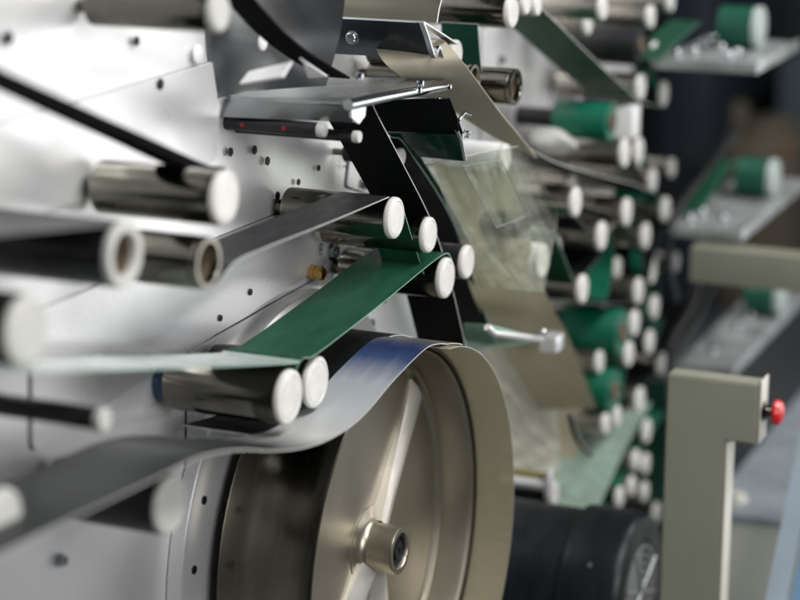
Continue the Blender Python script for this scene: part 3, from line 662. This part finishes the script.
for k, (a, b, lab) in enumerate((((700, 22), (660, 60), 'green web sloping onto the uppermost side tray'), ((735, 160), (700, 214), 'green web sloping onto the middle side tray'))):
    pts = [(a[0], a[1]), ((a[0]+b[0])/2+2, (a[1]+b[1])/2-3), b]
    web('web', lab, pts, .05, 'green', 'gedge', -.03, group=G2)
# grey beam
ba = P(690, 247, -.06); kb2 = mpp(ba)
tag(link('support_beam', box(bmesh.new(), (ba.x, -.50, ba.z-36*kb2), (ba.x+.05, -.06, ba.z), .004), M['beam'], None, 30), 'grey-beige square beam sticking out horizontally at the right border', 'beam')

# ------------------------------------------------------------------ lower right: base cabinet, rails, floor, far machines
r_ = ray(716, 517); cb = CAM+r_*3.25
cab = thing('base_cabinet', 'pale grey-green base cabinet low at the right behind the beige post', 'cabinet', (cb.x, cb.y, -1.0))
link('cabinet_body', box(bmesh.new(), (0, -.40, 0), (1.9, .01, cb.z+1.0), .006), mat('pale_green_paint', (.62, .65, .58), .45, 0, .06, 5), cab, 30)
link('cabinet_top', box(bmesh.new(), (-.006, -.406, cb.z+1.0005), (1.906, .016, cb.z+1.012), .002), mat('bench_blue_grey', (.38, .43, .47), .3, .3, .25, 8), cab, 30)
screw('knob', Vector((.06, -.02, cb.z+1.012)), .012, M['cream'], cab, .012, False, 'z')
ra = CAM+ray(802, 428)*3.05; rb = CAM+ray(764, 610)*2.75
rail = thing('slanted_rail', 'slanted pale blue and steel-blue rail in the lower right corner', 'rail', rb)
d = ra-rb
def slab(o, w, h):
    bm = bmesh.new(); A = [o, o+d]; B = [p+Vector((0, -w, 0)) for p in A]; return ruled(bm, cr(A, 3), cr(B, 3), h)
link('pale_rail', slab(Vector((0, 0, 0)), .03, .012), [M['lblue'], M['lblue']], rail, 30)
link('blue_rail', slab(Vector((.01, -.034, .01)), .05, .012), [M['mblue'], M['mblue']], rail, 30)

bm = box(bmesh.new(), (-4, -6, -1.06), (14, 10, -1.0)); tag(link('floor', bm, M['floor'], None, 0), 'grey painted workshop floor under the machines', None, kind='structure')
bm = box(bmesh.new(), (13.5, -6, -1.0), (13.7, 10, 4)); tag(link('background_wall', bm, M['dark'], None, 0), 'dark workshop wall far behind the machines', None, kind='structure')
def atx(px, py, X): r = ray(px, py); return CAM+r*((X-CAM.x)/r.x)
def backbox(name, label, a, b, X, dx, mt, ground=True):
    p, q = atx(*a, X), atx(*b, X); lo = -1.0 if ground else min(p.z, q.z)
    o = thing(name, label, 'machine', (X, (p.y+q.y)/2, lo), 'dim machines in the background'); hw = abs(p.y-q.y)/2; h = max(p.z, q.z)-lo
    link('housing', box(bmesh.new(), (0, -hw, 0), (dx, hw, h), .02), M[mt], o, 30)
    return o, hw, h
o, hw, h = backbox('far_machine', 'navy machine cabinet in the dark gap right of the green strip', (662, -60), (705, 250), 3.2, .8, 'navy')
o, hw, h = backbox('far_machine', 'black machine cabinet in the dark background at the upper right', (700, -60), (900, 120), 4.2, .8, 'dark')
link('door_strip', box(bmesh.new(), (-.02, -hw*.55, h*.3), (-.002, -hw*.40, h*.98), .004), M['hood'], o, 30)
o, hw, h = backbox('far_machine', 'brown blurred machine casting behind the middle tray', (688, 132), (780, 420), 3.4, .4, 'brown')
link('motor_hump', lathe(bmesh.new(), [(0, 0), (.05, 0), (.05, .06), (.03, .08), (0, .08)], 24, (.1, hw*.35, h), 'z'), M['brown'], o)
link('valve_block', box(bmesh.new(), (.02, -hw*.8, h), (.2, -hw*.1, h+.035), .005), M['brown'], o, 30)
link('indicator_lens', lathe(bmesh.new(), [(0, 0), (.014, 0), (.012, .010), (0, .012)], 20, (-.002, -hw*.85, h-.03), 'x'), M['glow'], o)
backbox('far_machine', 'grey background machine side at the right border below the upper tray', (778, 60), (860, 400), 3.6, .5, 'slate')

# ------------------------------------------------------------------ light: rows of workshop lamps and a front fill
w = bpy.data.worlds.new('World'); C.world = w; w.use_nodes = True
bg = w.node_tree.nodes['Background']; bg.inputs['Color'].default_value = (.80, .88, 1., 1); bg.inputs['Strength'].default_value = .05
def area(name, loc_, target, sx, sy, power, color=(1, .985, .97)):
    l = bpy.data.lights.new(name, 'AREA'); l.shape = 'RECTANGLE'; l.size = sx; l.size_y = sy; l.energy = power; l.color = color
    o = bpy.data.objects.new(name, l); col.objects.link(o); o.location = loc_
    o.rotation_euler = (Vector(target)-Vector(loc_)).to_track_quat('-Z', 'Y').to_euler()
area('ceiling_lamp', (-.3, -1.7, 2.2), (-.1, 0, 0), 2.4, .5, 64)
area('ceiling_lamp', (1.6, -1.5, 2.2), (1.2, 0, 0), 2.4, .4, 48)
area('ceiling_lamp', (1.2, 1.4, 2.4), (.4, -.2, 0), 1.6, .5, 45)
area('front_fill', (-1.3, -2.2, .55), (.1, .1, -.1), 1.6, 1.2, 30)  # soft fill added on the camera side to brighten the panel
area('aisle_lamp', (2.3, -1.75, -.15), (-.3, .15, -.02), 1.7, 1.4, 19)

C.view_settings.view_transform = 'Standard'; C.view_settings.look = 'None'; C.view_settings.exposure = 0; C.view_settings.gamma = 1
C.render.engine = 'CYCLES'; C.cycles.max_bounces = 10; C.cycles.transparent_max_bounces = 12
C.cycles.use_denoising = True
